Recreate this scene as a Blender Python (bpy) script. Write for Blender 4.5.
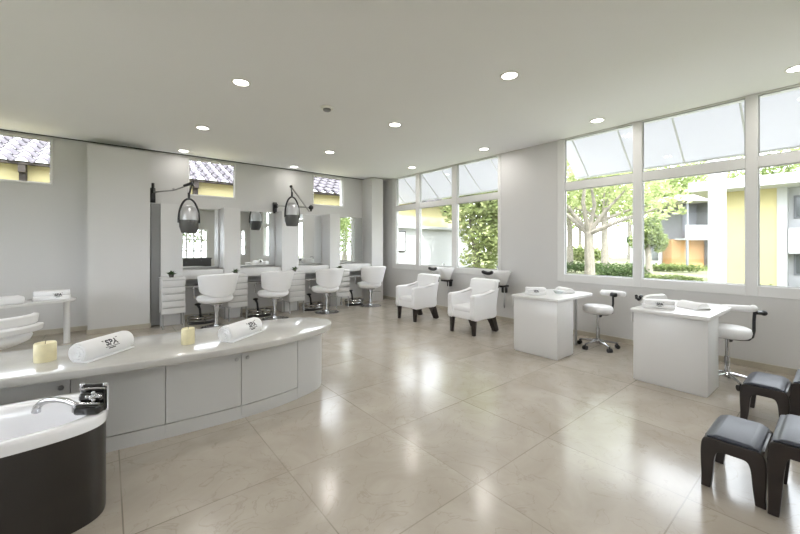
import bpy, bmesh, math, random
from mathutils import Vector, Matrix, noise as mnoise
R = math.radians
random.seed(7)
for o in list(bpy.data.objects): bpy.data.objects.remove(o)
SC = bpy.context.scene
COL = SC.collection

# ------------------------------------------------------------------ camera, world, sun, exposure
cam = bpy.data.cameras.new('camera'); camo = bpy.data.objects.new('camera', cam); COL.objects.link(camo)
cam.sensor_width = 36; cam.lens = 16.2; cam.shift_y = -21/800; cam.clip_start = 0.05; cam.clip_end = 200
camo.location = (0, 0, 1.38); camo.rotation_euler = (R(90), 0, R(50.9-90))
SC.camera = camo
w = bpy.data.worlds.new('world'); SC.world = w; w.use_nodes = True
bg = w.node_tree.nodes['Background']; bg.inputs['Color'].default_value = (0.90, 0.92, 1.0, 1); bg.inputs['Strength'].default_value = 5.6
sun = bpy.data.lights.new('sun', 'SUN'); sun.energy = 7.0; sun.angle = R(1.5); sun.color = (1, .97, .92)
suno = bpy.data.objects.new('sun', sun); COL.objects.link(suno)
suno.rotation_euler = Vector((0.30, 0.60, -1.0)).to_track_quat('-Z', 'Y').to_euler()
LAMP_W = 3.8
SC.view_settings.view_transform = 'Standard'; SC.view_settings.look = 'None'
SC.view_settings.exposure = 0.74; SC.view_settings.gamma = 1; SC.view_settings.use_curve_mapping = False
SC.cycles.use_denoising = True
SC.cycles.max_bounces = 14; SC.cycles.diffuse_bounces = 8; SC.cycles.glossy_bounces = 6; SC.cycles.transparent_max_bounces = 24
SC.cycles.caustics_reflective = False; SC.cycles.caustics_refractive = False
SC.cycles.sample_clamp_indirect = 6

# ------------------------------------------------------------------ materials
def mat(name, col, rough=.5, metal=0., spec=.5, noise=None, bump=None, coat=0., emit=None):
    m = bpy.data.materials.new(name); m.use_nodes = True
    nt = m.node_tree; b = nt.nodes['Principled BSDF']
    b.inputs['Base Color'].default_value = (*col, 1); b.inputs['Roughness'].default_value = rough
    b.inputs['Metallic'].default_value = metal; b.inputs['Specular IOR Level'].default_value = spec
    b.inputs['Coat Weight'].default_value = coat; b.inputs['Coat Roughness'].default_value = .06
    if emit: b.inputs['Emission Color'].default_value = (*emit[0], 1); b.inputs['Emission Strength'].default_value = emit[1]
    if noise or bump:
        tc = nt.nodes.new('ShaderNodeTexCoord')
    if noise:                                   # (scale, amount, detail)
        n = nt.nodes.new('ShaderNodeTexNoise'); n.inputs['Scale'].default_value = noise[0]; n.inputs['Detail'].default_value = noise[2] if len(noise) > 2 else 4
        nt.links.new(tc.outputs['Object'], n.inputs['Vector'])
        r = nt.nodes.new('ShaderNodeValToRGB'); a = noise[1]
        r.color_ramp.elements[0].position = .3; r.color_ramp.elements[1].position = .7
        r.color_ramp.elements[0].color = (*[max(0, c*(1-a)) for c in col], 1); r.color_ramp.elements[1].color = (*[min(1, c*(1+a)) for c in col], 1)
        nt.links.new(n.outputs['Fac'], r.inputs['Fac']); nt.links.new(r.outputs['Color'], b.inputs['Base Color'])
    if bump:                                    # (scale, strength)
        n = nt.nodes.new('ShaderNodeTexNoise'); n.inputs['Scale'].default_value = bump[0]; n.inputs['Detail'].default_value = 3
        nt.links.new(tc.outputs['Object'], n.inputs['Vector'])
        bp = nt.nodes.new('ShaderNodeBump'); bp.inputs['Strength'].default_value = bump[1]; bp.inputs['Distance'].default_value = .004
        nt.links.new(n.outputs['Fac'], bp.inputs['Height']); nt.links.new(bp.outputs['Normal'], b.inputs['Normal'])
    return m
M = {}
M['wall'] = mat('wall paint', (.63, .625, .62), .7, noise=(.8, .012), bump=(180, .05))
M['ceil'] = mat('ceiling paint', (.86, .865, .885), .8, noise=(.6, .01))
M['lacquer'] = mat('white lacquer', (.68, .675, .67), .28, spec=.5)
M['cabinet'] = mat('pale grey lacquer', (.55, .545, .535), .38)
M['worktop'] = mat('cream stone worktop', (.52, .51, .485), .16, noise=(14, .035), coat=.2)
M['frame'] = mat('white window frame', (.72, .72, .71), .45)
M['gap'] = mat('shadow gap', (.06, .06, .06), .7)
M['greypanel'] = mat('grey panel', (.22, .22, .22), .35)
M['leather'] = mat('white leather', (.82, .82, .83), .45, bump=(120, .12))
M['towel'] = mat('white towelling', (.86, .86, .87), .95, bump=(320, .6))
M['ink'] = mat('charcoal print', (.035, .035, .045), .8)
M['chrome'] = mat('chrome', (.55, .55, .56), .14, 1)
M['steel'] = mat('brushed steel', (.45, .45, .45), .3, 1)
M['black'] = mat('black plastic', (.016, .016, .018), .35)
M['blackgloss'] = mat('black gloss', (.012, .012, .013), .14, coat=.5)
M['darkwood'] = mat('dark brown wood', (.018, .012, .010), .4, noise=(9, .35))
M['skirt'] = mat('dark brown panel', (.022, .018, .015), .34, noise=(5, .18))
M['blueleather'] = mat('blue black leather', (.043, .049, .068), .45, bump=(140, .15))
M['acrylic'] = mat('white acrylic', (.86, .86, .88), .12, coat=.5)
M['candle'] = mat('ivory wax', (.78, .71, .46), .45, noise=(22, .06))
M['wick'] = mat('wick', (.05, .04, .03), .9)
M['stone'] = mat('beige stone skirting', (.47, .43, .355), .3, noise=(7, .09))
M['smoke'] = mat('smoky visor', (.09, .09, .09), .25)
M['silver'] = mat('silver hood', (.5, .5, .51), .35, .5)
M['mirror'] = mat('mirror glass', (.86, .88, .87), .015, 1)
M['plant'] = mat('plant leaf', (.035, .07, .02), .5, noise=(30, .4))
M['soil'] = mat('dark pot', (.10, .09, .08), .5)
M['clear'] = mat('glass dish', (.75, .80, .82), .1, coat=.4)
M['lens'] = mat('downlight lens', (.9, .9, .9), .5, emit=((1, .96, .88), 9))
M['ceramic'] = mat('white ceramic', (.82, .82, .82), .1, coat=.4)
M['dark'] = mat('dark console', (.03, .03, .032), .4)
# outdoors
M['yellow'] = mat('yellow render', (.50, .44, .24), .9, noise=(1.3, .05))
M['orange'] = mat('orange render', (.44, .25, .11), .9, noise=(1.3, .06))
M['white_ext'] = mat('white render', (.46, .46, .47), .9, noise=(1, .03))
M['grey_ext'] = mat('grey render', (.18, .185, .20), .9)
M['tile'] = mat('mauve clay tile', (.075, .066, .077), .8, noise=(6, .2))
M['timber'] = mat('dark timber', (.022, .015, .011), .7)
M['winglass'] = mat('dark window glass', (.08, .09, .09), .1)
M['bark'] = mat('bark', (.20, .18, .15), .9, noise=(9, .2), bump=(20, .5))
M['ring'] = mat('white trim ring', (.82, .81, .78), .4)

def leafmat(name, c1, c2):
    m = bpy.data.materials.new(name); m.use_nodes = True; nt = m.node_tree; nt.nodes.clear()
    out = nt.nodes.new('ShaderNodeOutputMaterial'); d = nt.nodes.new('ShaderNodeBsdfDiffuse'); t = nt.nodes.new('ShaderNodeBsdfTranslucent')
    mx = nt.nodes.new('ShaderNodeMixShader'); mx.inputs[0].default_value = .4
    g = nt.nodes.new('ShaderNodeTexCoord'); n = nt.nodes.new('ShaderNodeTexNoise'); n.inputs['Scale'].default_value = 2.6; n.inputs['Detail'].default_value = 6
    r = nt.nodes.new('ShaderNodeValToRGB'); r.color_ramp.elements[0].position = .35; r.color_ramp.elements[1].position = .65
    r.color_ramp.elements[0].color = (*c1, 1); r.color_ramp.elements[1].color = (*c2, 1)
    L = nt.links.new; L(g.outputs['Object'], n.inputs['Vector']); L(n.outputs['Fac'], r.inputs['Fac'])
    L(r.outputs['Color'], d.inputs['Color']); L(r.outputs['Color'], t.inputs['Color'])
    L(d.outputs[0], mx.inputs[1]); L(t.outputs[0], mx.inputs[2]); L(mx.outputs[0], out.inputs[0]); return m
M['leaf_light'] = leafmat('light leaves', (.20, .25, .095), (.44, .47, .25))
M['leaf_mid'] = leafmat('green leaves', (.12, .165, .06), (.30, .35, .15))
M['leaf_dark'] = leafmat('deep green leaves', (.03, .05, .02), (.10, .14, .06))

def awning_mat():
    m = bpy.data.materials.new('white awning fabric'); m.use_nodes = True; nt = m.node_tree; nt.nodes.clear()
    out = nt.nodes.new('ShaderNodeOutputMaterial'); d = nt.nodes.new('ShaderNodeBsdfDiffuse'); t = nt.nodes.new('ShaderNodeBsdfTranslucent')
    d.inputs[0].default_value = (.72, .73, .75, 1); t.inputs[0].default_value = (.52, .515, .53, 1)
    mx = nt.nodes.new('ShaderNodeMixShader'); mx.inputs[0].default_value = .5
    nt.links.new(d.outputs[0], mx.inputs[1]); nt.links.new(t.outputs[0], mx.inputs[2]); nt.links.new(mx.outputs[0], out.inputs[0]); return m
M['awning'] = awning_mat()
def glass_mat():
    m = bpy.data.materials.new('window glass'); m.use_nodes = True; nt = m.node_tree; nt.nodes.clear()
    out = nt.nodes.new('ShaderNodeOutputMaterial'); t = nt.nodes.new('ShaderNodeBsdfTransparent'); g = nt.nodes.new('ShaderNodeBsdfGlossy')
    t.inputs[0].default_value = (.95, .97, .96, 1); g.inputs['Roughness'].default_value = .02
    f = nt.nodes.new('ShaderNodeLayerWeight'); f.inputs[0].default_value = .5
    p5 = nt.nodes.new('ShaderNodeMath'); p5.operation = 'POWER'; p5.inputs[1].default_value = 5; nt.links.new(f.outputs['Facing'], p5.inputs[0])
    sc = nt.nodes.new('ShaderNodeMath'); sc.operation = 'MULTIPLY_ADD'; sc.inputs[1].default_value = .45; sc.inputs[2].default_value = .008; nt.links.new(p5.outputs[0], sc.inputs[0])
    mx = nt.nodes.new('ShaderNodeMixShader'); nt.links.new(sc.outputs[0], mx.inputs[0])
    nt.links.new(t.outputs[0], mx.inputs[1]); nt.links.new(g.outputs[0], mx.inputs[2]); nt.links.new(mx.outputs[0], out.inputs[0]); return m
M['glass'] = glass_mat()
def floor_mat():
    m = bpy.data.materials.new('polished beige marble tiles'); m.use_nodes = True; nt = m.node_tree; N = nt.nodes; L = nt.links.new
    b = N['Principled BSDF']; tc = N.new('ShaderNodeTexCoord'); sx = N.new('ShaderNodeSeparateXYZ'); L(tc.outputs['Object'], sx.inputs[0])
    def math_(op, a, c=None):
        n = N.new('ShaderNodeMath'); n.operation = op
        for i, v in enumerate((a, c)):
            if v is None: continue
            if isinstance(v, (int, float)): n.inputs[i].default_value = v
            else: L(v, n.inputs[i])
        return n.outputs[0]
    cells, edges = [], []
    for ax, off in (('X', .06), ('Y', .54)):
        q = math_('DIVIDE', math_('SUBTRACT', sx.outputs[ax], off - 16), .8)
        fr = math_('FRACT', q); cells.append(math_('FLOOR', q))
        edges.append(math_('MINIMUM', fr, math_('SUBTRACT', 1., fr)))
    e = math_('MINIMUM', edges[0], edges[1]); gl = math_('LESS_THAN', e, .0042)
    cmb = N.new('ShaderNodeCombineXYZ'); L(cells[0], cmb.inputs[0]); L(cells[1], cmb.inputs[1])
    wn = N.new('ShaderNodeTexWhiteNoise'); wn.noise_dimensions = '2D'; L(cmb.outputs[0], wn.inputs['Vector'])
    # offset the veining from tile to tile
    ad = N.new('ShaderNodeVectorMath'); ad.operation = 'MULTIPLY_ADD'; L(wn.outputs['Color'], ad.inputs[0]); ad.inputs[1].default_value = (9, 9, 9); L(tc.outputs['Object'], ad.inputs[2])
    n1 = N.new('ShaderNodeTexNoise'); n1.inputs['Scale'].default_value = 2.4; n1.inputs['Detail'].default_value = 8; n1.inputs['Roughness'].default_value = .6; n1.inputs['Distortion'].default_value = .8; L(ad.outputs[0], n1.inputs['Vector'])
    r1 = N.new('ShaderNodeValToRGB'); r1.color_ramp.elements[0].position = .32; r1.color_ramp.elements[1].position = .70
    r1.color_ramp.elements[0].color = (.39, .345, .29, 1); r1.color_ramp.elements[1].color = (.475, .43, .372, 1); L(n1.outputs['Fac'], r1.inputs['Fac'])
    n2 = N.new('ShaderNodeTexNoise'); n2.inputs['Scale'].default_value = 3.3; n2.inputs['Detail'].default_value = 9; n2.inputs['Distortion'].default_value = 1.6; L(ad.outputs[0], n2.inputs['Vector'])
    v = math_('ABSOLUTE', math_('SUBTRACT', n2.outputs['Fac'], .5)); vein = N.new('ShaderNodeMapRange'); vein.inputs[1].default_value = 0; vein.inputs[2].default_value = .012; vein.inputs[3].default_value = .30; vein.inputs[4].default_value = 0; L(v, vein.inputs[0])
    mv = N.new('ShaderNodeMix'); mv.data_type = 'RGBA'; L(vein.outputs[0], mv.inputs[0]); L(r1.outputs['Color'], mv.inputs[6]); mv.inputs[7].default_value = (.24, .20, .145, 1)
    bw = math_('MULTIPLY_ADD', wn.outputs['Value'], .05); bw.node.inputs[2].default_value = .975
    hs = N.new('ShaderNodeHueSaturation'); L(bw, hs.inputs['Value']); L(mv.outputs[2], hs.inputs['Color'])
    n3 = N.new('ShaderNodeTexNoise'); n3.inputs['Scale'].default_value = .8; L(tc.outputs['Object'], n3.inputs['Vector'])
    gm = N.new('ShaderNodeMapRange'); gm.inputs[1].default_value = .42; gm.inputs[2].default_value = .62; gm.inputs[3].default_value = .28; gm.inputs[4].default_value = .85; L(n3.outputs['Fac'], gm.inputs[0])
    gf = math_('MULTIPLY', gl, gm.outputs[0])
    mg = N.new('ShaderNodeMix'); mg.data_type = 'RGBA'; L(gf, mg.inputs[0]); L(hs.outputs[0], mg.inputs[6]); mg.inputs[7].default_value = (.17, .15, .12, 1)
    L(mg.outputs[2], b.inputs['Base Color'])
    rr = N.new('ShaderNodeMapRange'); rr.inputs[3].default_value = .13; rr.inputs[4].default_value = .24; L(n1.outputs['Fac'], rr.inputs[0]); L(rr.outputs[0], b.inputs['Roughness'])
    b.inputs['Specular IOR Level'].default_value = .6
    n4 = N.new('ShaderNodeTexNoise'); n4.inputs['Scale'].default_value = 1.5; L(tc.outputs['Object'], n4.inputs['Vector'])
    bp = N.new('ShaderNodeBump'); bp.inputs['Strength'].default_value = .12; bp.inputs['Distance'].default_value = .01; L(n4.outputs['Fac'], bp.inputs['Height']); L(bp.outputs[0], b.inputs['Normal'])
    return m
M['floor'] = floor_mat()
def lawn_mat():
    m = mat('sunlit lawn', (.13, .14, .07), .95, noise=(1.1, .3, 8)); return m
M['lawn'] = lawn_mat()
M['paving'] = mat('pale paving', (.34, .33, .29), .9, noise=(3, .08))

# ------------------------------------------------------------------ mesh helpers
class MB:
    def __init__(s): s.bm = bmesh.new()
    def box(s, x0, y0, z0, x1, y1, z1, bev=0, seg=2, mx=None):
        t = bmesh.new(); bmesh.ops.create_cube(t, size=1)
        for v in t.verts: v.co = Vector(((x0+x1)/2+v.co.x*(x1-x0), (y0+y1)/2+v.co.y*(y1-y0), (z0+z1)/2+v.co.z*(z1-z0)))
        if bev: bmesh.ops.bevel(t, geom=t.edges[:], offset=bev, segments=seg, affect='EDGES', profile=.5)
        return s._add(t, mx)
    def _add(s, t, mx=None):
        if mx is not None: bmesh.ops.transform(t, matrix=mx, verts=t.verts)
        me = bpy.data.meshes.new('t'); t.to_mesh(me); t.free(); s.bm.from_mesh(me); bpy.data.meshes.remove(me); return s
    def prism(s, pts, z0, z1, bev=0, seg=2, mx=None, bev_vertical=False):
        t = bmesh.new(); vs = [t.verts.new((p[0], p[1], z0)) for p in pts]; f = t.faces.new(vs)
        ex = bmesh.ops.extrude_face_region(t, geom=[f]); 
        for v in ex['geom']:
            if isinstance(v, bmesh.types.BMVert): v.co.z = z1
        bmesh.ops.recalc_face_normals(t, faces=t.faces)
        if bev:
            ed = [e for e in t.edges if bev_vertical or abs(e.verts[0].co.z-e.verts[1].co.z) < 1e-6]
            bmesh.ops.bevel(t, geom=ed, offset=bev, segments=seg, affect='EDGES', profile=.5)
        return s._add(t, mx)
    def tube(s, pts, rad, n=10, cap=True, square=False):
        t = bmesh.new(); pts = [Vector(p) for p in pts]; rads = rad if isinstance(rad, (list, tuple)) else [rad]*len(pts)
        rings = []; up = None
        for i, p in enumerate(pts):
            d = (pts[min(i+1, len(pts)-1)]-pts[max(i-1, 0)]).normalized()
            if up is None:
                up = Vector((0, 0, 1)) if abs(d.z) < .9 else Vector((1, 0, 0))
            a = (up - d*up.dot(d)).normalized(); b = d.cross(a); up = a
            rings.append([t.verts.new(p+(a*math.cos(2*math.pi*(k+(.5 if square else 0))/n)+b*math.sin(2*math.pi*(k+(.5 if square else 0))/n))*rads[i]) for k in range(n)])
        for i in range(len(rings)-1):
            for k in range(n): t.faces.new((rings[i][k], rings[i][(k+1) % n], rings[i+1][(k+1) % n], rings[i+1][k]))
        if cap: t.faces.new(rings[0][::-1]); t.faces.new(rings[-1])
        bmesh.ops.recalc_face_normals(t, faces=t.faces); return s._add(t)
    def lathe(s, prof, c=(0, 0, 0), n=24, mx=None, sx=1, sy=1):
        t = bmesh.new(); rings = []
        for r, z in prof:
            if r < 1e-5: rings.append([t.verts.new((c[0], c[1], c[2]+z))])
            else: rings.append([t.verts.new((c[0]+r*sx*math.cos(2*math.pi*k/n), c[1]+r*sy*math.sin(2*math.pi*k/n), c[2]+z)) for k in range(n)])
        for a, b in zip(rings, rings[1:]):
            for k in range(n):
                q = [a[k % len(a)], a[(k+1) % len(a)], b[(k+1) % len(b)], b[k % len(b)]]
                q2 = []
                for v in q:
                    if v not in q2: q2.append(v)
                if len(q2) > 2:
                    try: t.faces.new(q2)
                    except ValueError: pass
        bmesh.ops.recalc_face_normals(t, faces=t.faces); return s._add(t, mx)
    def loft(s, rings, cap=(True, True), closed=True):
        t = bmesh.new(); rs = [[t.verts.new(p) for p in r] for r in rings]; n = len(rs[0])
        for a, b in zip(rs, rs[1:]):
            for k in range(n if closed else n-1): t.faces.new((a[k], a[(k+1) % n], b[(k+1) % n], b[k]))
        if closed and cap[0]: t.faces.new(rs[0][::-1])
        if closed and cap[1]: t.faces.new(rs[-1])
        bmesh.ops.recalc_face_normals(t, faces=t.faces); return s._add(t)
    def ball(s, c, r, sc=(1, 1, 1), seg=16):
        t = bmesh.new(); bmesh.ops.create_uvsphere(t, u_segments=seg, v_segments=seg//2, radius=r)
        return s._add(t, Matrix.Translation(c) @ Matrix.Diagonal((*sc, 1)))
    def build(s, name, m, parent=None, smooth=True, angle=35, bevel=0, sub=0, solid=0, loc=None):
        me = bpy.data.meshes.new(name); s.bm.to_mesh(me); s.bm.free()
        me.materials.append(M[m]); o = bpy.data.objects.new(name, me); COL.objects.link(o)
        if smooth:
            me.polygons.foreach_set('use_smooth', [True]*len(me.polygons)); me.set_sharp_from_angle(angle=R(angle))
        if parent: o.parent = parent
        if loc: o.location = loc
        if solid: q = o.modifiers.new('solid', 'SOLIDIFY'); q.thickness = solid; q.offset = 0
        if bevel: q = o.modifiers.new('bevel', 'BEVEL'); q.width = bevel; q.segments = 3; q.limit_method = 'ANGLE'; q.angle_limit = R(40)
        if sub: q = o.modifiers.new('sub', 'SUBSURF'); q.levels = sub; q.render_levels = sub
        return o
def tag(o, label=None, cat=None, group=None, kind=None):
    for k, v in (('label', label), ('category', cat), ('group', group), ('kind', kind)):
        if v: o[k] = v
    return o
def thing(name, loc, label, cat, group=None, rz=0):
    o = bpy.data.objects.new(name, None); COL.objects.link(o); o.location = loc; o.rotation_euler = (0, 0, rz); o.empty_display_size = .1
    return tag(o, label, cat, group)
def struct(o): o['kind'] = 'structure'; return o
def copy_tree(o, parent=None, **kw):
    c = o.copy(); COL.objects.link(c)
    if parent: c.parent = parent
    for ch in list(o.children): copy_tree(ch, c)
    return c
def again(src, loc, label, rz=None):
    c = copy_tree(src); c.location = loc; c['label'] = label
    if rz is not None: c.rotation_euler = (0, 0, rz)
    return c
def selli(a, b, n, cnt=64, c=(0, 0)):
    out = []
    for k in range(cnt):
        t = 2*math.pi*k/cnt; ct, st = math.cos(t), math.sin(t)
        out.append((c[0]+a*math.copysign(abs(ct)**(2/n), ct), c[1]+b*math.copysign(abs(st)**(2/n), st)))
    return out
def smooth_poly(pts, sub=6, closed=True):
    out = []; n = len(pts)
    for i in range(n if closed else n-1):
        g = lambda j: Vector((*pts[j % n], 0)) if closed else Vector((*pts[max(0, min(n-1, j))], 0))
        p0, p1, p2, p3 = g(i-1), g(i), g(i+1), g(i+2)
        for k in range(sub):
            t = k/sub
            q = .5*((2*p1)+(p2-p0)*t+(2*p0-5*p1+4*p2-p3)*t*t+(3*p1-p0-3*p2+p3)*t**3); out.append((q.x, q.y))
    if not closed: out.append(tuple(pts[-1]))
    return out
def lettering(body, size, mapf, name, parent, m='ink', extra=None):
    cu = bpy.data.curves.new('lettering', 'FONT'); cu.body = body; cu.size = size; cu.align_x = 'CENTER'; cu.align_y = 'CENTER'; cu.offset = size*.032; cu.resolution_u = 3
    to = bpy.data.objects.new('lettering', cu); COL.objects.link(to); bpy.context.view_layer.update()
    me = bpy.data.meshes.new_from_object(to.evaluated_get(bpy.context.evaluated_depsgraph_get()))
    bpy.data.objects.remove(to); bpy.data.curves.remove(cu)
    bm = bmesh.new(); bm.from_mesh(me); bpy.data.meshes.remove(me)
    s = size
    def quad(x0, y0, x1, y1, n=8):
        for i in range(n):
            a, b = x0+(x1-x0)*i/n, x0+(x1-x0)*(i+1)/n
            bm.faces.new([bm.verts.new((p, q, 0)) for p, q in ((a, y0), (b, y0), (b, y1), (a, y1))])
    quad(-s*.95, -s*.52, s*.95, -s*.46)            # the fine line and the wedge above the letters
    quad(-s*.5, -s*.74, s*.42, -s*.62)
    bm.faces.new([bm.verts.new((p, q, 0)) for p, q in ((-s*1.2, s*.40), (-s*1.0, s*.22), (-s*.96, s*.40))])
    bm.faces.new([bm.verts.new((p, q, 0)) for p, q in ((s*.66, s*.47), (s*1.02, s*.47), (s*1.02, s*.58))])
    bmesh.ops.triangulate(bm, faces=bm.faces)
    for v in bm.verts: v.co = Vector(mapf(v.co.x, v.co.y))
    me = bpy.data.meshes.new(name); bm.to_mesh(me); bm.free(); me.materials.append(M[m])
    o = bpy.data.objects.new(name, me); COL.objects.link(o); o.parent = parent
    q = o.modifiers.new('solid', 'SOLIDIFY'); q.thickness = .0012; q.offset = 0
    return o

# ------------------------------------------------------------------ the room
X0, X1, Y0, Y1, H = -3.6, 5.69, -3.6, 7.84, 3.1
def wall(name, axis, pos, thick, u0, u1, z0, z1, holes, m='wall'):
    us = sorted({u0, u1, *[h[0] for h in holes], *[h[1] for h in holes]}); zs = sorted({z0, z1, *[h[2] for h in holes], *[h[3] for h in holes]})
    def solid(i, j):
        if i < 0 or j < 0 or i >= len(us)-1 or j >= len(zs)-1: return False
        cu, cz = (us[i]+us[i+1])/2, (zs[j]+zs[j+1])/2
        return not any(h[0] < cu < h[1] and h[2] < cz < h[3] for h in holes)
    bm = bmesh.new(); P = lambda u, z, t: (pos+t, u, z) if axis == 'x' else (u, pos+t, z)
    def face(c): bm.faces.new([bm.verts.new(p) for p in c])
    for i in range(len(us)-1):
        for j in range(len(zs)-1):
            if not solid(i, j): continue
            a, b, c, d = us[i], us[i+1], zs[j], zs[j+1]
            face([P(a, c, 0), P(b, c, 0), P(b, d, 0), P(a, d, 0)]); face([P(a, c, thick), P(a, d, thick), P(b, d, thick), P(b, c, thick)])
            if not solid(i-1, j): face([P(a, c, 0), P(a, d, 0), P(a, d, thick), P(a, c, thick)])
            if not solid(i+1, j): face([P(b, c, 0), P(b, c, thick), P(b, d, thick), P(b, d, 0)])
            if not solid(i, j-1): face([P(a, c, 0), P(a, c, thick), P(b, c, thick), P(b, c, 0)])
            if not solid(i, j+1): face([P(a, d, 0), P(b, d, 0), P(b, d, thick), P(a, d, thick)])
    bmesh.ops.remove_doubles(bm, verts=bm.verts, dist=1e-5); bmesh.ops.recalc_face_normals(bm, faces=bm.faces)
    b = MB(); b.bm.free(); b.bm = bm
    return struct(b.build(name, m, smooth=False))
b = MB(); b.box(X0-.2, Y0-.2, -.12, X1+.2, Y1+.2, 0); struct(b.build('floor', 'floor', smooth=False))
b = MB(); b.box(X0-.2, Y0-.2, H, X1+.2, Y1+.2, H+.3); struct(b.build('ceiling', 'ceil', smooth=False))
BAY1 = (4.02, 7.30, .81, H); BAY2 = (-1.66, 2.93, .81, H)
CL = [(-1.75, -.665), (1.18, 2.04), (3.73, 4.57)]
REAR = [(2.55, 3.75, .1, 2.2), (4.5, 5.5, .9, 2.2), (-2.6, -1.0, .9, 2.4), (-.2, .9, .9, 2.4)]  # last two openings are unseen windows, added for more daylight from behind
wall('wall_right', 'x', X1, .2, Y0, Y1, 0, H, [BAY1, BAY2])
wall('wall_back', 'y', Y1, .2, X0, X1+.2, 0, H, [(a, c, 2.335, 3.06) for a, c in CL])
wall('wall_left', 'x', X0, -.2, Y0, Y1, 0, H, [(2.2, 5.7, .75, 2.55)])  # opening for an unseen window added for side light
wall('wall_front', 'y', Y0, -.2, X0, X1, 0, H, REAR)
b = MB(); b.box(X1-.015, Y0, 0, X1, Y1, .07); struct(b.build('baseboard_right', 'stone', smooth=False))
b = MB(); b.box(X0, Y1-.015, 0, X1-.016, Y1, .075); struct(b.build('baseboard_back', 'stone', smooth=False))
b = MB(); b.box(X0, Y1-.035, H-.012, 5.27, Y1-.004, H+.005); struct(b.build('shadow_gap_strip', 'gap', smooth=False))  # dark strip stands in for the shade of the ceiling groove
# wide pier between the plain wall and the mirror stations
b = MB(); b.box(-.24, 7.40, 0, .56, Y1, 2.97); pier = struct(b.build('pillar', 'wall', smooth=False))
b = MB(); b.box(-.252, 7.388, 0, .572, 7.3995, .075); struct(b.build('trim_2', 'stone', smooth=False))
# white fins between the mirrors
FIN = [(.712, 1.04), (1.72, 2.01), (2.836, 3.20), (3.949, 4.215), (5.11, 5.455)]
for a, c in FIN[:4]:
    b = MB(); b.box(a, 7.40, 0, c, Y1, 2.115); struct(b.build('partition', 'lacquer', smooth=False))
b = MB(); b.box(.573, 7.44, 0.02, .711, 7.50, 2.11); struct(b.build('partition', 'greypanel', smooth=False))  # grey strip filling the gap between pier and first fin
b = MB(); b.box(5.11, 7.40, 0, 5.455, Y1, H-.02); struct(b.build('pillar', 'wall', smooth=False))

def window(name, axis, pos, panes, z0, z1, ztr, y_out, fd=.07):
    """frame with one child pane per glass; panes = list of (u0,u1); ztr = (bottom, top) of the transom or None"""
    r = bpy.data.objects.new(name, None); COL.objects.link(r); struct(r); f = MB()
    lo, hi = y_out; sgn = 1 if axis in ('x', 'y') else -1; ax = axis.strip('-')
    def bx(m, u0, u1, a, c, d0, d1, bev=0):
        d0, d1 = pos+sgn*d0, pos+sgn*d1
        if ax == 'x': m.box(min(d0, d1), u0, a, max(d0, d1), u1, c, bev)
        else: m.box(u0, min(d0, d1), a, u1, max(d0, d1), c, bev)
    edges = [lo]+[v for p in panes for v in p]+[hi]
    for i in range(0, len(edges), 2): bx(f, edges[i], edges[i+1], z0[0], z1[1], -.012, fd, .006)
    for u0, u1 in panes:
        bx(f, u0-.002, u1+.002, z0[0], z0[1], -.012, fd, .006); bx(f, u0-.002, u1+.002, z1[0], z1[1], -.012, fd)
        if ztr: bx(f, u0-.002, u1+.002, ztr[0], ztr[1], -.004, fd, .004)
    f.build('window_frame', 'frame', r, smooth=False)
    for u0, u1 in panes:
        for a, c in ([(z0[1], ztr[0]), (ztr[1], z1[0])] if ztr else [(z0[1], z1[0])]):
            g = MB(); bx(g, u0-.004, u1+.004, a-.004, c+.004, .035, .041); g.build('pane', 'glass', r, smooth=False)
            s = MB()
            for (p, q, t, v) in ((u0, u0+.012, a, c), (u1-.012, u1, a, c), (u0+.012, u1-.012, a, a+.012), (u0+.012, u1-.012, c-.012, c)): bx(s, p, q, t, v, .022, .034)
            s.build('gasket', 'steel', r, smooth=False)
    return r
window('window_10', '-x', X0, [(2.26, 3.4), (3.46, 4.44), (4.5, 5.64)], (.75, .81), (2.49, 2.55), None, (2.2, 5.7))  # unseen window, added to brighten the left wall and counter
window('window_1', 'x', X1, [(4.084, 5.106), (5.247, 6.275), (6.399, 7.155)], (.81, .93), (3.085, 3.1), (2.27, 2.39), (4.02, 7.30))
window('window_2', 'x', X1, [(-1.55, -.53), (-.42, .604), (.706, 1.735), (1.847, 2.813)], (.81, .93), (3.085, 3.1), (2.27, 2.39), (-1.66, 2.93))
for i, (a, c) in enumerate(CL): window('window_%d' % (i+3), 'y', Y1, [(a+.027, c-.027)], (2.335, 2.362), (3.033, 3.06), None, (a, c), fd=.08)
def grid_window(name, u0, u1, z0, z1, nu, nz):
    r = bpy.data.objects.new(name, None); COL.objects.link(r); struct(r); f = MB()
    for k in range(nu+1):
        u = u0+(u1-u0)*k/nu; wd = .07 if k in (0, nu) else .035; f.box(max(u0, u-wd), Y0-.08, z0, min(u1, u+wd), Y0+.012, z1)
    for k in range(nz+1):
        z = z0+(z1-z0)*k/nz; wd = .07 if k in (0, nz) else .03; f.box(u0, Y0-.075, max(z0, z-wd), u1, Y0+.008, min(z1, z+wd))
    f.build('window_frame', 'frame', r, smooth=False)
    g = MB(); g.box(u0+.02, Y0-.045, z0+.02, u1-.02, Y0-.04, z1-.02); g.build('pane', 'glass', r, smooth=False)
for i, (a, c, p, q) in enumerate(REAR): grid_window('window_%d' % (i+6), a, c, p, q, 4 if i else 4, 3 if i else 4)

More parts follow.
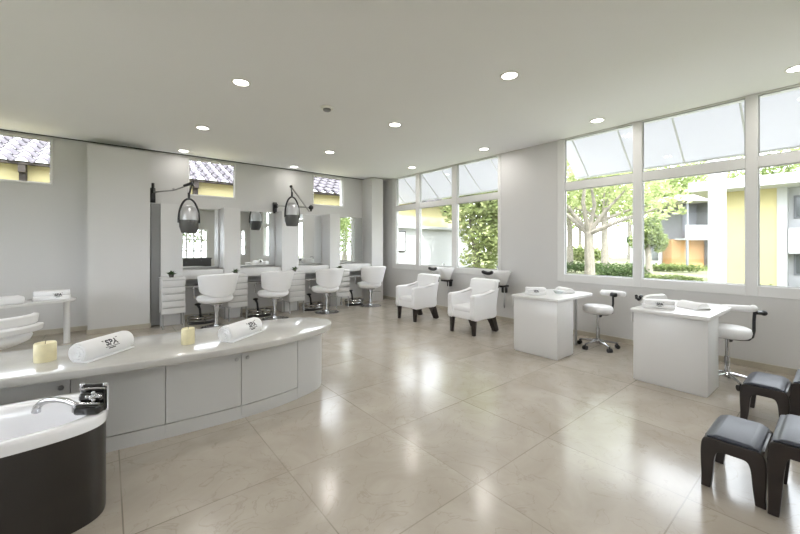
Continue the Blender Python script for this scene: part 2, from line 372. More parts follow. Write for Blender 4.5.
# ------------------------------------------------------------------ ceiling lamps
def downlight():
    t = thing('recessed_downlight', (0, 0, H), '', 'ceiling light', 'round downlights recessed in the ceiling')
    b = MB(); b.lathe([(.072, -.001), (.074, -.006), (.092, -.007), (.095, -.003), (.095, 0)], n=32); b.build('trim_ring', 'ring', t)
    b = MB(); b.lathe([(0, -.003), (.073, -.003)], n=32); b.build('lens', 'lens', t)
    l = bpy.data.lights.new('downlight_lamp', 'AREA'); l.shape = 'DISK'; l.size = .14; l.energy = LAMP_W; l.color = (1, .96, .93)
    lo = bpy.data.objects.new('downlight_lamp', l); COL.objects.link(lo); lo.parent = t; lo.location = (0, 0, -.012)
    return t
spots = [(1.09, 3.99, 'big downlight above the counter, nearest the left edge of the ceiling'),
         (1.075, 5.87, 'downlight above the space between counter and first mirror station'),
         (1.07, 7.52, 'downlight just before the first small high window beside the hood dryer'),
         (3.148, 7.52, 'small faint downlight close to the dark ceiling groove above the mirrors'),
         (3.153, 5.926, 'downlight above the floor before the third mirror station'),
         (3.159, 4.0, 'downlight in the middle of the ceiling, right of the smoke detector'),
         (3.148, 2.122, 'large downlight high in the ceiling above the open marble floor'),
         (5.205, 2.122, 'downlight beside the top left corner of the right hand window'),
         (5.182, 4.015, 'downlight by the wall pier between the two big windows'),
         (5.179, 5.956, 'downlight close to the glass of the farther big window'),
         (5.178, .274, 'downlight cut by the right edge of the photo')]
d0 = downlight()
for i, (x, y, lb) in enumerate(spots):
    if i == 0: d0.location = (x, y, H); d0['label'] = lb
    else:
        c_ = again(d0, (x, y, H), lb)
        if y > 7:                                    # the two by the mirror wall are dimmed
            lo = [q for q in c_.children if q.type == 'LIGHT'][0]; lo.data = lo.data.copy(); lo.data.energy = LAMP_W*.25
for x, y in ((1.09, 2.1), (1.09, .2), (3.15, .2), (1.09, -1.7), (3.15, -1.7), (-1.0, 2.1), (-1.0, .2), (-1.0, 4.0)):  # unseen extra downlights, added to brighten the room
    again(d0, (x, y, H), 'added downlight out of view, continuing the grid to brighten the room')
t = thing('smoke_detector', (2.116, 4.041, H), 'small round smoke detector on the ceiling', 'smoke detector'); t.scale = (1.4, 1.4, 1.1)
b = MB(); b.lathe([(.055, 0), (.055, -.012), (.05, -.02), (0, -.02)]); b.build('base', 'ring', t)
b = MB(); b.lathe([(.035, -.02), (.033, -.036), (.02, -.045), (0, -.046)]); b.build('sensor', 'greypanel', t)

# ------------------------------------------------------------------ curved counter with towels and candles
top_pts = [(-1.9, 3.22), (-1.2, 3.17), (-.485, 3.094), (-.037, 3.02), (.40, 2.965), (.804, 2.95), (1.10, 2.975), (1.36, 3.04), (1.61, 3.14), (1.76, 3.275), (1.825, 3.42), (1.805, 3.55), (1.73, 3.67), (1.59, 3.765), (1.39, 3.82), (1.0, 3.83), (.3, 3.83), (-.6, 3.90), (-1.9, 3.98)]
b = MB(); sp = smooth_poly(top_pts, 5); b.prism(sp, .542, .60, bev=.012, seg=3)
tag(b.build('worktop', 'worktop', angle=30), 'long cream stone worktop with rounded end along the low cabinets', 'worktop')
front = smooth_poly([(-1.9, 3.29), (-1.2, 3.24), (-.487, 3.165), (-.007, 3.10), (.40, 3.055), (.80, 3.035), (1.10, 3.055), (1.357, 3.115), (1.56, 3.19), (1.66, 3.29), (1.71, 3.41), (1.695, 3.53), (1.62, 3.63), (1.50, 3.70), (1.3, 3.74)], 8, closed=False)
def front_between(xa, xb):
    pts = []
    i_max = max(range(len(front)), key=lambda i: front[i][0])
    fr = front[:i_max+1]
    def yat(x):
        for p, q in zip(fr, fr[1:]):
            if p[0] <= x <= q[0]: return p[1]+(q[1]-p[1])*(x-p[0])/(q[0]-p[0])
        return fr[-1][1]
    return [(xa, yat(xa))]+[p for p in fr if xa+.005 < p[0] < xb-.005]+[(xb, yat(xb))]
def offs(pts, d):
    out = []
    for i, p in enumerate(pts):
        a = Vector(pts[max(0, i-1)]); c = Vector(pts[min(len(pts)-1, i+1)]); t_ = (c-a).normalized(); out.append((p[0]+t_.y*d, p[1]-t_.x*d))
    return out
JO = [-1.85, -.184, .324, .832, 1.335]
cab_lab = ['low pale grey cabinet behind the bath, at the left end of the counter', 'low grey cabinet with a plain door beside the mixer tap',
           'low grey cabinet whose round knob sits at its right edge', 'low grey cabinet whose round knob sits at its left edge']
for i in range(4):
    xa, xb = JO[i], JO[i+1]; pr_ = front_between(xa, xb); cx_ = (xa+xb)/2
    t = thing('low_cabinet', (cx_, 3.4, 0), cab_lab[i], 'cabinet', 'low cabinets under the counter')
    L_ = lambda pts: [(min(max(x, xa+.0008), xb-.0008)-cx_, y-3.4) for x, y in pts]
    inner = offs(pr_, -.02)
    inner[0] = (xa+.0005, inner[0][1]); inner[-1] = (xb-.0005, inner[-1][1])
    b = MB(); b.prism(L_(inner+[(xb-.0005, 3.72), (xa+.0005, 3.72)]), .0, .541); b.build('carcass', 'cabinet', t, smooth=False)
    pk = offs(pr_, -.002); pk[0] = (xa+.0005, pk[0][1]); pk[-1] = (xb-.0005, pk[-1][1])
    b = MB(); b.prism(L_(pk+offs(pr_, -.0195)[::-1]), .0, .098); b.build('plinth', 'cabinet', t)
    pd = front_between(xa+.0025, xb-.0025)
    b = MB(); b.prism(L_(pd+offs(pd, -.0185)[::-1]), .104, .534, bev=.0015, seg=1); dr = b.build('door', 'cabinet', t)
    kx = {0: xb-.045, 2: xb-.04, 3: xa+.043}.get(i)
    if kx is not None:
        ky = front_between(kx, kx+.02)[0][1]-3.4; k = MB()
        mx = Matrix.Translation((kx-cx_, ky, .485)) @ Matrix.Rotation(R(90), 4, 'X')
        k.lathe([(0, 0), (.008, 0), (.007, .012), (.014, .015), (.016, .022), (.013, .028), (0, .029)], n=16, mx=mx); k.build('knob', 'steel', dr)
endf = [p for p in front_between(1.337, 9) if p[0] < 5]; i_max = max(range(len(front)), key=lambda i: front[i][0])
endf = [p for p in endf if p[0] <= front[i_max][0]+.001]+front[i_max+1:]
t = thing('curved_end_cabinet', (1.5, 3.4, 0), 'rounded grey end unit closing the counter on the open floor', 'cabinet')
L_ = lambda pts: [(max(x, 1.337)-1.5, y-3.4) for x, y in pts]
b = MB(); b.prism(L_(endf), .104, .541); b.build('curved_panel', 'cabinet', t)
b = MB(); e2 = offs(endf, -.004); e2[0] = (1.337, e2[0][1]); b.prism(L_(e2), 0, .1035); b.build('plinth', 'cabinet', t)

def rolled_towel(a, c, r, z, label, group=None, tx=.08, ts=.05):
    a = Vector((*a, z+r)); c = Vector((*c, z+r)); ax = (c-a); Lh = ax.length; ang = math.atan2(ax.y, ax.x)
    t = thing('rolled_towel', (*(a+c).xy/2, z), label, 'towel', group, rz=ang)
    b = MB(); rings = []; n = 40
    prof = [(-.5*Lh+.018, .0), (-.5*Lh+.004, r*.16), (-.5*Lh+.002, r*.26), (-.5*Lh+.014, r*.32), (-.5*Lh+.002, r*.42), (-.5*Lh+.002, r*.54), (-.5*Lh+.014, r*.60), (-.5*Lh+.002, r*.70), (-.5*Lh+.003, r*.80), (-.5*Lh+.013, r*.84), (-.5*Lh+.005, r*.93), (-.5*Lh+.02, r), (0, r*1.0), (.5*Lh-.025, r*.99), (.5*Lh-.008, r*.93), (.5*Lh, r*.75), (.5*Lh-.006, .0)]
    for x, rr in prof:
        rr = max(rr, .0008); ring = []
        for k in range(n):
            th = 2*math.pi*k/n; y_, z_ = rr*math.cos(th), rr*math.sin(th)
            if z_ < -.8*r: z_ = -.8*r+(z_+.8*r)*.2
            ring.append((x, y_*1.03, z_+r*.84))
        rings.append(ring)
    b.loft(rings); b.build('roll', 'towel', t, angle=60)
    # the loose flap at the bottom of the roll and the spiral on its end
    b = MB(); b.box(-.5*Lh+.005, -r*1.05, .0005, .5*Lh-.01, -.02, .008, .003); b.build('flap', 'towel', t)
    sp_ = [(-.5*Lh+.003, (r*.10+r*.75*k/60)*math.cos(k*.36), r*.84+(r*.10+r*.75*k/60)*math.sin(k*.36)*.95) for k in range(60)]
    b = MB(); b.tube(sp_, .0035, 6); b.build('spiral_fold', 'towel', t)
    lettering('SPA', ts, lambda x, y: (tx+x, -(r*1.03+.001)*math.cos((y+.035)/r)*1.0, r*.84+(r+.001)*math.sin((y+.035)/r)), 'logo', t)
    return t
rolled_towel((-.158, 3.215), (.115, 3.495), .072, .60, 'white rolled towel with SPA logo nearest the bath on the counter', 'rolled towels on the counter', -.002, .058)
rolled_towel((.735, 3.15), (1.06, 3.40), .072, .60, 'white rolled towel with SPA logo toward the rounded counter end', 'rolled towels on the counter', .06, .058)
def candle(x, y, r, h, label):
    t = thing('pillar_candle', (x, y, .60), label, 'candle', 'pillar candles on the counter')
    b = MB(); b.lathe([(0, 0), (r*.97, 0), (r, .005), (r, h-.008), (r*.93, h), (r*.6, h-.006), (0, h-.012)], n=32); b.build('wax', 'candle', t, angle=50)
    b = MB(); b.tube([(0, 0, h-.013), (.001, 0, h+.004), (.004, .001, h+.014)], .0016, 6); b.build('wick', 'wick', t)
candle(-.328, 3.42, .058, .125, 'ivory pillar candle left of the first rolled towel')
candle(.50, 3.30, .047, .125, 'ivory pillar candle between the two rolled towels')

# ------------------------------------------------------------------ bath in the left foreground
t = thing('foot_bath', (-.8, 2.585, 0), 'white oval bath in a dark brown panel in front of the counter', 'bath')
A, B_, Nn = .80, .295, 4.4
b = MB(); b.loft([[(x, y, z) for x, y in selli(A-.006, B_-.006, Nn, 96)] for z in (0, .05, .45, .463)], cap=(True, False)); b.build('panel', 'skirt', t, angle=50)
b = MB(); rings = []
for da, z in ((.0, .4635), (.0, .506), (.004, .514), (.012, .519), (.050, .520), (.065, .514), (.075, .50), (.085, .42), (.105, .28), (.14, .20), (.20, .18)):
    rings.append([(x, y, z) for x, y in selli(A-da, B_-da*.85, Nn-da*4, 96)])
b.loft(rings, cap=(False, True)); b.build('tub', 'acrylic', t, angle=40)
lx, ly = lambda x: x+.8, lambda y: y-2.585
# mixer standing on the rim at the right end
mb_ = MB(); mrot = Matrix.Translation((lx(-.068), ly(2.45), .517)) @ Matrix.Rotation(R(-33), 4, 'Z') @ Matrix.Diagonal((.86, .86, .9, 1))
mb_.box(-.072, -.045, 0.002, .072, .02, .062, .020, 4, mx=mrot); mb_.box(-.064, -.015, .064, .064, .03, .118, .020, 4, mx=mrot); mb_.box(-.066, .022, .0, .066, .048, .158, .010, 3, mx=mrot)
mixer = mb_.build('mixer_body', 'blackgloss', t)
c_ = MB()
for sx in (-.072, .072):
    c_.tube([mrot @ Vector((sx, .034, .0)), mrot @ Vector((sx, .034, .152))], .0055, 10)
    c_.ball(mrot @ Vector((sx*.9, .028, .154)), .012)
c_.tube([mrot @ Vector((-.07, .018, .134)), mrot @ Vector((.07, .018, .134))], .006, 8); c_.tube([mrot @ Vector((-.066, -.03, .066)), mrot @ Vector((.066, -.03, .066))], .006, 8)
c_.build('chrome_frame', 'chrome', mixer)
c_ = MB(); hp = mrot @ Vector((.040, -.035, .108)); R3 = mrot.to_3x3()
for dv in (Vector((.034, 0, 0)), Vector((0, 0, .020)), Vector((0, .02, 0))):
    q = R3 @ dv; c_.tube([hp-q, hp+q], .0055, 8); c_.ball(hp+q, .009); c_.ball(hp-q, .009)
c_.ball(hp, .012); c_.build('cross_handle', 'chrome', mixer)
CAMZ = 1.38; TH = R(50.9); FX, FY = math.cos(TH), math.sin(TH)
def at(u, v, d):                                  # point at depth d on the sight line of a photo pixel, used to read off real positions
    a = (u-400)/360; c = (246-v)/360; return Vector(((FX+a*FY)*d, (FY-a*FX)*d, CAMZ+c*d))
sp_ = [at(80, 405.5, 1.86), at(75, 404.5, 1.87), at(67, 401, 1.88), at(58, 399.5, 1.89), at(49, 400, 1.90), at(41.5, 402.8, 1.91), at(37, 407, 1.92), at(36, 412, 1.92)]
sp_ = [(lx(p.x), ly(p.y), p.z) for p in sp_]
c_ = MB(); c_.tube(sp_, [.011, .0125, .014, .0145, .015, .016, .0175, .020], 14); p = sp_[1]
c_.tube([(p[0], p[1], .519), (p[0], p[1], p[2])], .013, 12); c_.build('spout', 'chrome', mixer)

# ------------------------------------------------------------------ mirror stations
MIR = [(1.045, 1.715), (2.015, 2.831), (3.205, 3.944), (4.22, 5.105)]
mlab = ['tall wall mirror behind the hanging grey hood dryer, first of the row', 'second wall mirror from the left, beside the hood dryer on a jointed arm',
        'third wall mirror, narrow in view, right of the hood dryer', 'last wall mirror near the corner, reflecting a bright window']
slab = ['white shelf under the first mirror', 'white shelf under the second mirror', 'white shelf under the third mirror', 'white shelf under the mirror nearest the corner']
for (a, c), lb, sl in zip(MIR, mlab, slab):
    t = thing('wall_mirror', ((a+c)/2, 7.8, .97), lb, 'mirror', 'mirrors of the styling stations'); hw = (c-a)/2
    b = MB(); b.box(-hw+.012, .005, .0, hw-.012, .03, 1.145); b.build('glass', 'mirror', t, smooth=False)
    b = MB()
    for q in ((-hw+.001, .0, hw-.001, .012), (-hw+.001, 1.133, hw-.001, 1.150), (-hw+.001, .0, -hw+.012, 1.15), (hw-.012, .0, hw-.001, 1.15)): b.box(q[0], -.004, q[1], q[2], .035, q[3])
    b.build('frame', 'lacquer', t, smooth=False)
    t = thing('styling_shelf', ((a+c)/2, 7.6, .78), sl, 'shelf', 'shelves under the mirrors')
    b = MB(); b.box(-hw+.001, -.16, 0, hw-.001, .235, .165, .006); b.build('shelf_body', 'lacquer', t)
    b = MB(); b.box(-hw+.001, -.10, -.16, hw-.001, .235, -.135, .004); b.build('lower_shelf', 'cabinet', t)
# drawer units standing before the fins
def drawer_unit():
    t = thing('drawer_unit', (0, 0, 0), '', 'drawers', 'white drawer units between the mirrors')
    b = MB(); b.box(-.17, -.17, .245, .17, .17, .845, .004); b.box(-.175, -.175, .83, .175, .17, .85, .003); b.build('carcass', 'lacquer', t)
    for k in range(5):
        z0 = .25+k*.115; b = MB(); b.box(-.163, -.186, z0+.004, .163, -.171, z0+.107, .004); d = b.build('drawer', 'lacquer', t)
        b = MB(); b.box(-.158, -.1905, z0+.094, .158, -.1862, z0+.106); b.build('grip', 'steel', d, smooth=False)
    for sx in (-1, 1):
        for sy in (-1, 1):
            b = MB(); b.tube([(sx*.15, sy*.15, 0), (sx*.15, sy*.15, .246)], .012, 8); b.build('leg', 'steel', t)
    return t
dux = [.858, 1.875, 3.02, 4.085]
dlab = ['white five drawer unit beside the grey panel, farthest left', 'white five drawer unit between the first and second styling chairs',
        'white five drawer unit between the second and third styling chairs', 'white five drawer unit before the last two styling chairs']
du = drawer_unit()
for i, x in enumerate(dux):
    if i == 0: du.location = (x, 7.22, 0); du['label'] = dlab[0]
    else: again(du, (x, 7.22, 0), dlab[i])
def potted_plant(seed):
    rn = random.Random(seed); t = thing('potted_plant', (0, 0, 0), '', 'plant', 'small plants on the drawer units')
    b = MB(); b.lathe([(0, 0), (.03, 0), (.04, .045), (.036, .045), (.028, .03), (0, .03)], n=16); b.build('pot', 'soil', t)
    b = MB()
    for k in range(46):
        a = rn.random()*6.28; tl = rn.uniform(.2, 1.2); l = rn.uniform(.05, .11); d = Vector((math.cos(a)*math.sin(tl), math.sin(a)*math.sin(tl), math.cos(tl))); s = d.cross(Vector((0, 0, 1))).normalized()*.016
        o = Vector((0, 0, .035)); q = o+d*l*.6; e = o+d*l-Vector((0, 0, l*.15))
        f = [b.bm.verts.new(p) for p in (o, q+s, e, q-s)]; b.bm.faces.new(f)
    b.build('leaves', 'plant', t, smooth=False); return t
plab = ['small leafy plant on the drawer unit by the grey panel', 'small leafy plant on the drawer unit right of the first styling chair', 'small dark plant on the drawer unit under the jointed hood dryer', 'small flat dark plant on the last drawer unit']
for i, (x, lb) in enumerate(zip(dux, plab)):
    p = potted_plant(i+3); p.location = (x-.02, 7.15, .8505); p['label'] = lb
    if i == 3: p.scale = (1.2, 1.2, .7)
# styling chairs
def styling_chair():
    t = thing('styling_chair', (0, 0, 0), '', 'chair', 'white styling chairs at the mirrors')
    # shell: curves round the back (toward -y), flaring outward to the top
    rings = []; nphi = 28
    for tz in [i/8 for i in range(9)]:
        ring = []
        for k in range(nphi+1):
            phi = R(-82+164*k/nphi); s_ = abs(phi)/R(82)
            ztop = .925-.03*s_**3; zb = .535+.10*s_**2.2; z = zb+(ztop-zb)*tz; u = (z-.53)/.40
            r = .245+.065*u
            ring.append((math.sin(phi)*r*1.0, -math.cos(phi)*r*.92-.07*u, z))
        rings.append(ring)
    b = MB(); b.loft(rings, closed=False); b.build('back_shell', 'leather', t, solid=.05, bevel=.014, angle=60)
    b = MB(); b.lathe([(0, 0), (.20, 0), (.265, .03), (.285, .075), (.27, .115), (.2, .13), (0, .135)], (0, .07, .415), 40, sy=1.0); b.build('seat', 'leather', t, angle=60)
    for sx in (-1, 1):
        b = MB(); b.tube([(sx*.285, .20, .50), (sx*.305, .19, .66), (sx*.30, .10, .70), (sx*.275, -.06, .70)], .014, 8); b.build('armrest', 'chrome', t, angle=60)
    b = MB(); b.lathe([(0, 0), (.24, 0), (.245, .008), (.20, .016), (.05, .026), (.045, .05), (.03, .055), (.03, .28), (.045, .285), (.045, .37), (.09, .385), (.09, .405), (0, .405)], n=32); b.build('pedestal', 'chrome', t, angle=40)
    b = MB(); b.tube([(.03, -.02, .33), (.12, -.08, .34), (.19, -.13, .33)], .008, 8); b.build('pump_lever', 'steel', t)
    return t
slab = [((1.44, 6.72), 'white styling chair nearest, in front of the first mirror'), ((2.46, 6.78), 'white styling chair behind the rounded end of the rolled towel, second mirror'),
        ((3.55, 6.78), 'white styling chair at the third mirror'), ((4.72, 6.88), 'white styling chair farthest along the row, by the corner')]
ch = styling_chair()
for i, ((x, y), lb) in enumerate(slab):
    rz = (R(4), R(4), R(2), R(-4))[i]
    if i == 0: ch.location = (x, y, 0); ch['label'] = lb; ch.rotation_euler = (0, 0, rz)
    else: again(ch, (x, y, 0), lb, rz)
def footrest():
    t = thing('footrest', (0, 0, 0), '', 'footrest', 'chrome footrests under the mirrors')
    b = MB(); b.lathe([(0, 0), (.20, 0), (.20, .012), (.15, .03), (.05, .045), (0, .045)], n=28, sx=1.0, sy=.6); b.build('base', 'black', t)
    b = MB(); rr = [(.205*math.cos(a*.2244), .14*math.sin(a*.2244), .105) for a in range(29)]; b.tube(rr, .013, 8); b.tube([(p[0]*.97, p[1]*.97, .055) for p in rr], .010, 8)
    for k in (-.1, 0, .1): b.tube([(k, -.125, .105), (k, .125, .105)], .009, 6)
    b.tube([(-.20, 0, .004), (-.20, 0, .105)], .011, 6); b.tube([(.20, 0, .004), (.20, 0, .105)], .011, 6); b.tube([(0, -.135, .03), (0, -.135, .105)], .011, 6); b.build('foot_ring', 'chrome', t)
    b = MB(); b.tube([(-.02, .02, .03), (-.03, .03, .22), (-.06, .03, .30)], [.02, .016, .022], 10); b.ball((-.06, .03, .30), .035, (1.3, 1, .6)); b.build('post', 'black', t)
    return t
fl = ['chrome and black footrest left of the first styling chair', 'chrome and black footrest left of the second styling chair', 'chrome and black footrest between the second and third chairs', 'black and chrome footrest left of the last styling chair']
fr_ = footrest(); fr_.scale = (1.15, 1.3, 1.1)
for i, (x, lb) in enumerate(zip((1.33, 2.34, 3.47, 4.52), fl)):
    if i == 0: fr_.location = (x, 7.28, 0); fr_['label'] = lb
    else: again(fr_, (x, 7.28, 0), lb)
# hood dryers on wall arms
def hood(t, p, r, zb, tilt=0):
    x, y = p; mx = Matrix.Translation((x, y, zb)) @ Matrix.Rotation(R(tilt), 4, 'Y')
    b = MB(); b.lathe([(r*1.0, .20), (r*1.02, .25), (r*.98, .33), (r*.84, .40), (r*.5, .445), (0, .455)], n=28, mx=mx); b.build('hood_dome', 'silver', t, angle=60)
    b = MB(); b.lathe([(r*.80, 0), (r*1.03, .10), (r*1.06, .205), (r*.99, .21), (r*.97, .11), (r*.74, .005), (r*.80, 0)], n=28, mx=mx); b.lathe([(0, .03), (r*.78, .03)], n=28, mx=mx); b.build('visor', 'smoke', t, angle=60)
    b = MB(); pts = [mx @ Vector((math.cos(R(a))*r*1.10, -.01, .20+.36*math.sin(R(a)))) for a in range(-6, 187, 12)]
    b.tube(pts, .016, 8); b.tube([mx @ Vector((0, 0, .55)), mx @ Vector((0, 0, .66))], .02, 8); b.build('yoke', 'black', t, angle=60)
t = thing('hood_dryer', (.64, 7.80, 2.3), 'grey hood dryer hanging on a wall arm before the first mirror', 'hair dryer', 'hood dryers on the wall')
b = MB(); b.box(-.05, -.02, -.14, .03, .039, .12, .008); b.tube([(-.01, -.05, .02), (-.01, -.05, .20)], .022, 8); b.build('wall_bracket', 'black', t)
e = at(192, 184, 5.95)-Vector((.64, 7.80, 2.3)); b = MB(); b.tube([(-.01, -.05, .04), tuple(Vector(e)*.55+Vector((0, 0, -.02))), tuple(e)], [.014, .013, .012], 8); b.ball(tuple(Vector(e)*.55), .022); b.build('arm', 'steel', t)
hp = at(189, 233, 5.9)-Vector((.64, 7.80, 2.3)); b = MB(); b.tube([tuple(e+Vector((-.12, .03, -.04))), tuple(e+Vector((0, 0, .015))), tuple(e+Vector((.02, 0, -.03)))], [.02, .028, .02], 8); b.tube([tuple(e), (hp.x, hp.y, hp.z+.62)], .014, 8); b.build('elbow', 'black', t)
hood(t, (hp.x, hp.y), .135, hp.z)
t = thing('hood_dryer', (2.83, 7.80, 2.25), 'silver hood dryer with raised jointed arm between second and third mirrors', 'hair dryer', 'hood dryers on the wall'); o_ = Vector((2.83, 7.80, 2.25))
b = MB(); b.box(-.04, -.02, -.16, .04, .039, .08, .008); b.ball((0, -.05, 0), .055); b.build('wall_bracket', 'black', t)
j = at(311, 207.5, 7.35)-o_; k_ = at(309.5, 211.5, 7.25)-o_; e = at(291, 186.5, 6.95)-o_; hp = at(292, 226, 6.95)-o_
b = MB(); b.tube([(0, -.05, 0), tuple(j)], .014, 8); b.tube([tuple(k_), tuple(e)], .016, 8); b.build('arm', 'steel', t)
b = MB(); b.ball(tuple(j), .05); b.ball(tuple(e), .028); b.tube([tuple(j+Vector((0, 0, -.08))), tuple(j+Vector((0, 0, .05)))], .02, 8); b.tube([tuple(e), (hp.x, hp.y, hp.z+.64)], .012, 8); b.build('joint', 'black', t)
hood(t, (hp.x, hp.y), .13, hp.z)

# ------------------------------------------------------------------ left background: table, towels, chair
t = thing('manicure_table', (-1.30, 6.60, 0), 'white manicure table with round leg by the plain back wall', 'table', rz=R(22))
b = MB(); tp = []
for (cx_, cy_, a0) in ((.78, -.01, 0), (-.80, -.01, 90), (-.80, -.03, 180), (.78, -.03, 270)):
    tp += [(cx_+.22*math.cos(R(a0+k*15)), cy_+.22*math.sin(R(a0+k*15))) for k in range(7)]
b.prism(tp, .615, .648, bev=.006); b.build('tabletop', 'lacquer', t)
for sx, sy in ((.93, .03), (-.83, .10), (-.83, -.14)):
    b = MB(); b.tube([(sx, sy, 0), (sx, sy, .614)], .036, 16); b.build('leg', 'lacquer', t)
def folded_towel(loc, rz, L, W, Hh, label, group=None, ts=.03, logo_x=0):
    t = thing('folded_towel', loc, label, 'towel', group, rz=rz); n = 2
    for k in range(n):
        b = MB(); z0 = Hh*k/n; b.box(-L/2+.004*k, -W/2, z0+.0005, L/2-.004*k, W/2, Hh*(k+1)/n, min(.012, Hh/n*.42), 4); b.build('fold', 'towel', t, angle=60)
    lettering('SPA', ts, lambda x, y: (logo_x+x, -W/2-.001, Hh*.56+y), 'logo', t); return t
folded_towel((-.585, 6.80, .648), R(4), .37, .16, .125, 'white folded towel with SPA logo on the table by the back wall', None, .045, .06)
t = thing('hand_cushion', (-1.13, 6.56, .648), 'flat white cushion on the table by the back wall', 'cushion', rz=R(20))
b = MB(); b.box(-.30, -.11, .0005, .30, .11, .095, .025, 4); b.build('pad', 'leather', t, angle=60)
t = thing('salon_chair', (-1.03, 5.25, 0), 'white low backed chair behind the counter at the left edge', 'chair', rz=R(-12))
b = MB(); b.lathe([(0, 0), (.36, 0), (.42, .03), (.435, .07), (.41, .11), (.3, .125), (0, .13)], (0, .0, .405), 40); b.build('seat', 'leather', t, angle=60)
for (z0, z1, r0, nm) in ((.535, .60, .49, 'lower_back_pad'), (.605, .70, .455, 'upper_back_pad')):
    rings = []
    for tz in range(5):
        z = z0+(z1-z0)*tz/4; rings.append([(math.sin(R(-100+200*k/24))*(r0+.003*tz), -math.cos(R(-100+200*k/24))*(r0-.10+.004*tz), z) for k in range(25)])
    b = MB(); b.loft(rings, closed=False); b.build(nm, 'leather', t, solid=.055, bevel=.014, angle=60)
b = MB(); b.box(-.16, -.10, .345, .16, .10, .384, .008); b.tube([(0, 0, .02), (0, 0, .35)], .03, 12); b.build('mechanism', 'black', t)
b = MB(); b.lathe([(0, 0), (.27, 0), (.27, .012), (.1, .03), (0, .03)], n=28); b.build('base', 'chrome', t)
b = MB(); b.tube([(-.05, -.06, .36), (.16, -.16, .36), (.26, -.2, .355)], .008, 8); b.build('lever', 'black', t)

# ------------------------------------------------------------------ wash chairs and basins under the farther window
def wash_chair():
    t = thing('wash_armchair', (0, 0, 0), '', 'armchair', 'white armchairs at the wash basins')       # faces -x
    b = MB(); b.box(-.27, -.19, .24, .24, .19, .37, .012, 3); b.build('seat_base', 'leather', t)
    b = MB(); b.box(-.285, -.185, .35, .16, .185, .435, .03, 5); b.build('seat_cushion', 'leather', t, angle=60)
    for sy in (-1, 1):
        pr_ = smooth_poly([(-.285, .24), (-.30, .42), (-.305, .57), (-.295, .605), (-.25, .625), (.0, .632), (.13, .65), (.22, .675), (.30, .68), (.29, .56), (.27, .40), (.25, .24), (0, .235)], 4)
        mx = Matrix(((1, 0, 0, 0), (0, 0, 1, 0), (0, 1, 0, 0), (0, 0, 0, 1)))
        b = MB(); y0, y1 = (.185, .275) if sy > 0 else (-.275, -.185)
        b.prism(pr_, y0, y1, bev=.022, seg=4, mx=mx); bmesh.ops.recalc_face_normals(b.bm, faces=b.bm.faces); b.build('arm', 'leather', t, angle=50)
    b = MB(); pr_ = [(.13, .36), (.20, .245), (.262, .245), (.30, .45), (.35, .68), (.39, .795), (.385, .822), (.355, .832), (.275, .822), (.25, .80), (.20, .62)]
    mx = Matrix(((1, 0, 0, 0), (0, 0, 1, 0), (0, 1, 0, 0), (0, 0, 0, 1)))
    b.prism(smooth_poly(pr_, 3), -.262, .262, bev=.03, seg=4, mx=mx); bmesh.ops.recalc_face_normals(b.bm, faces=b.bm.faces); b.build('backrest', 'leather', t, angle=50)
    for sy in (-1, 1):
        b = MB(); b.tube([(-.245, sy*.225, .0), (-.24, sy*.222, .245)], [.030, .044], 4, square=True); b.build('leg', 'darkwood', t, smooth=False)
        b = MB(); b.tube([(.30, sy*.225, 0), (.235, sy*.222, .15), (.19, sy*.215, .25)], [.052, .062, .075], 4, square=True); b.build('leg', 'darkwood', t, smooth=False)
    b = MB(); b.box(-.008, -.268, -.05, .008, -.259, .05, .003, mx=Matrix.Translation((.335, 0, .745)) @ Matrix.Rotation(R(14), 4, 'Y')); b.build('strap', 'black', t)
    return t
wc = wash_chair(); wc.location = (4.60, 3.79, 0); wc['label'] = 'white wash armchair on dark legs, nearer of the two, beside the pier'
again(wc, (4.58, 5.13, 0), 'white wash armchair on dark legs, farther, under the farther big window')
def basin():
    t = thing('wash_basin', (0, 0, 0), '', 'basin', 'white hair wash basins')
    rings = []
    for (x0, x1, hw, z, n) in ((.30, .50, .10, .70, 3), (.20, .52, .14, .76, 3), (.06, .53, .19, .86, 3.5), (-.02, .56, .22, .935, 4), (-.02, .565, .225, .95, 4), (.01, .54, .20, .95, 4), (.08, .50, .165, .88, 3.5), (.22, .48, .11, .80, 3)):
        cx_ = (x0+x1)/2; rings.append([(cx_+p, q, z+(.02*((cx_+p) - .3) if z > .84 else 0)) for p, q in selli((x1-x0)/2, hw, n, 48)])
    b = MB(); b.loft(rings); b.build('bowl', 'ceramic', t, angle=50)
    b = MB(); pts = [(-.03+.02*math.sin(k*.314), -.13+.026*k, .955-.028*math.sin(k*.314)) for k in range(11)]; b.tube(pts, [.018]+[.032]*9+[.018], 10); b.build('neck_rest', 'black', t, angle=60)
    b = MB(); b.box(.34, -.10, .66, .56, .10, .70, .01); b.box(.50, -.05, .55, .585, .05, .70, .01); b.build('bracket', 'black', t)
    b = MB(); b.tube([(.42, -.08, .67), (.40, -.10, .50), (.36, -.11, .36), (.42, -.08, .30), (.50, -.04, .42), (.55, 0, .60)], .011, 8); b.build('hose', 'steel', t, angle=60)
    b = MB(); b.tube([(.48, .12, .955), (.48, .12, 1.02), (.40, .08, 1.03), (.37, .06, 1.0)], .011, 8); b.build('tap', 'chrome', t, angle=60)
    return t
bs = basin(); bs.scale = (.88, .88, 1); bs.location = (5.13, 3.885, -.02); bs['label'] = 'white wash basin with black neck rest behind the nearer white armchair'
again(bs, (5.13, 5.24, -.02), 'white wash basin with black neck rest behind the farther white armchair')

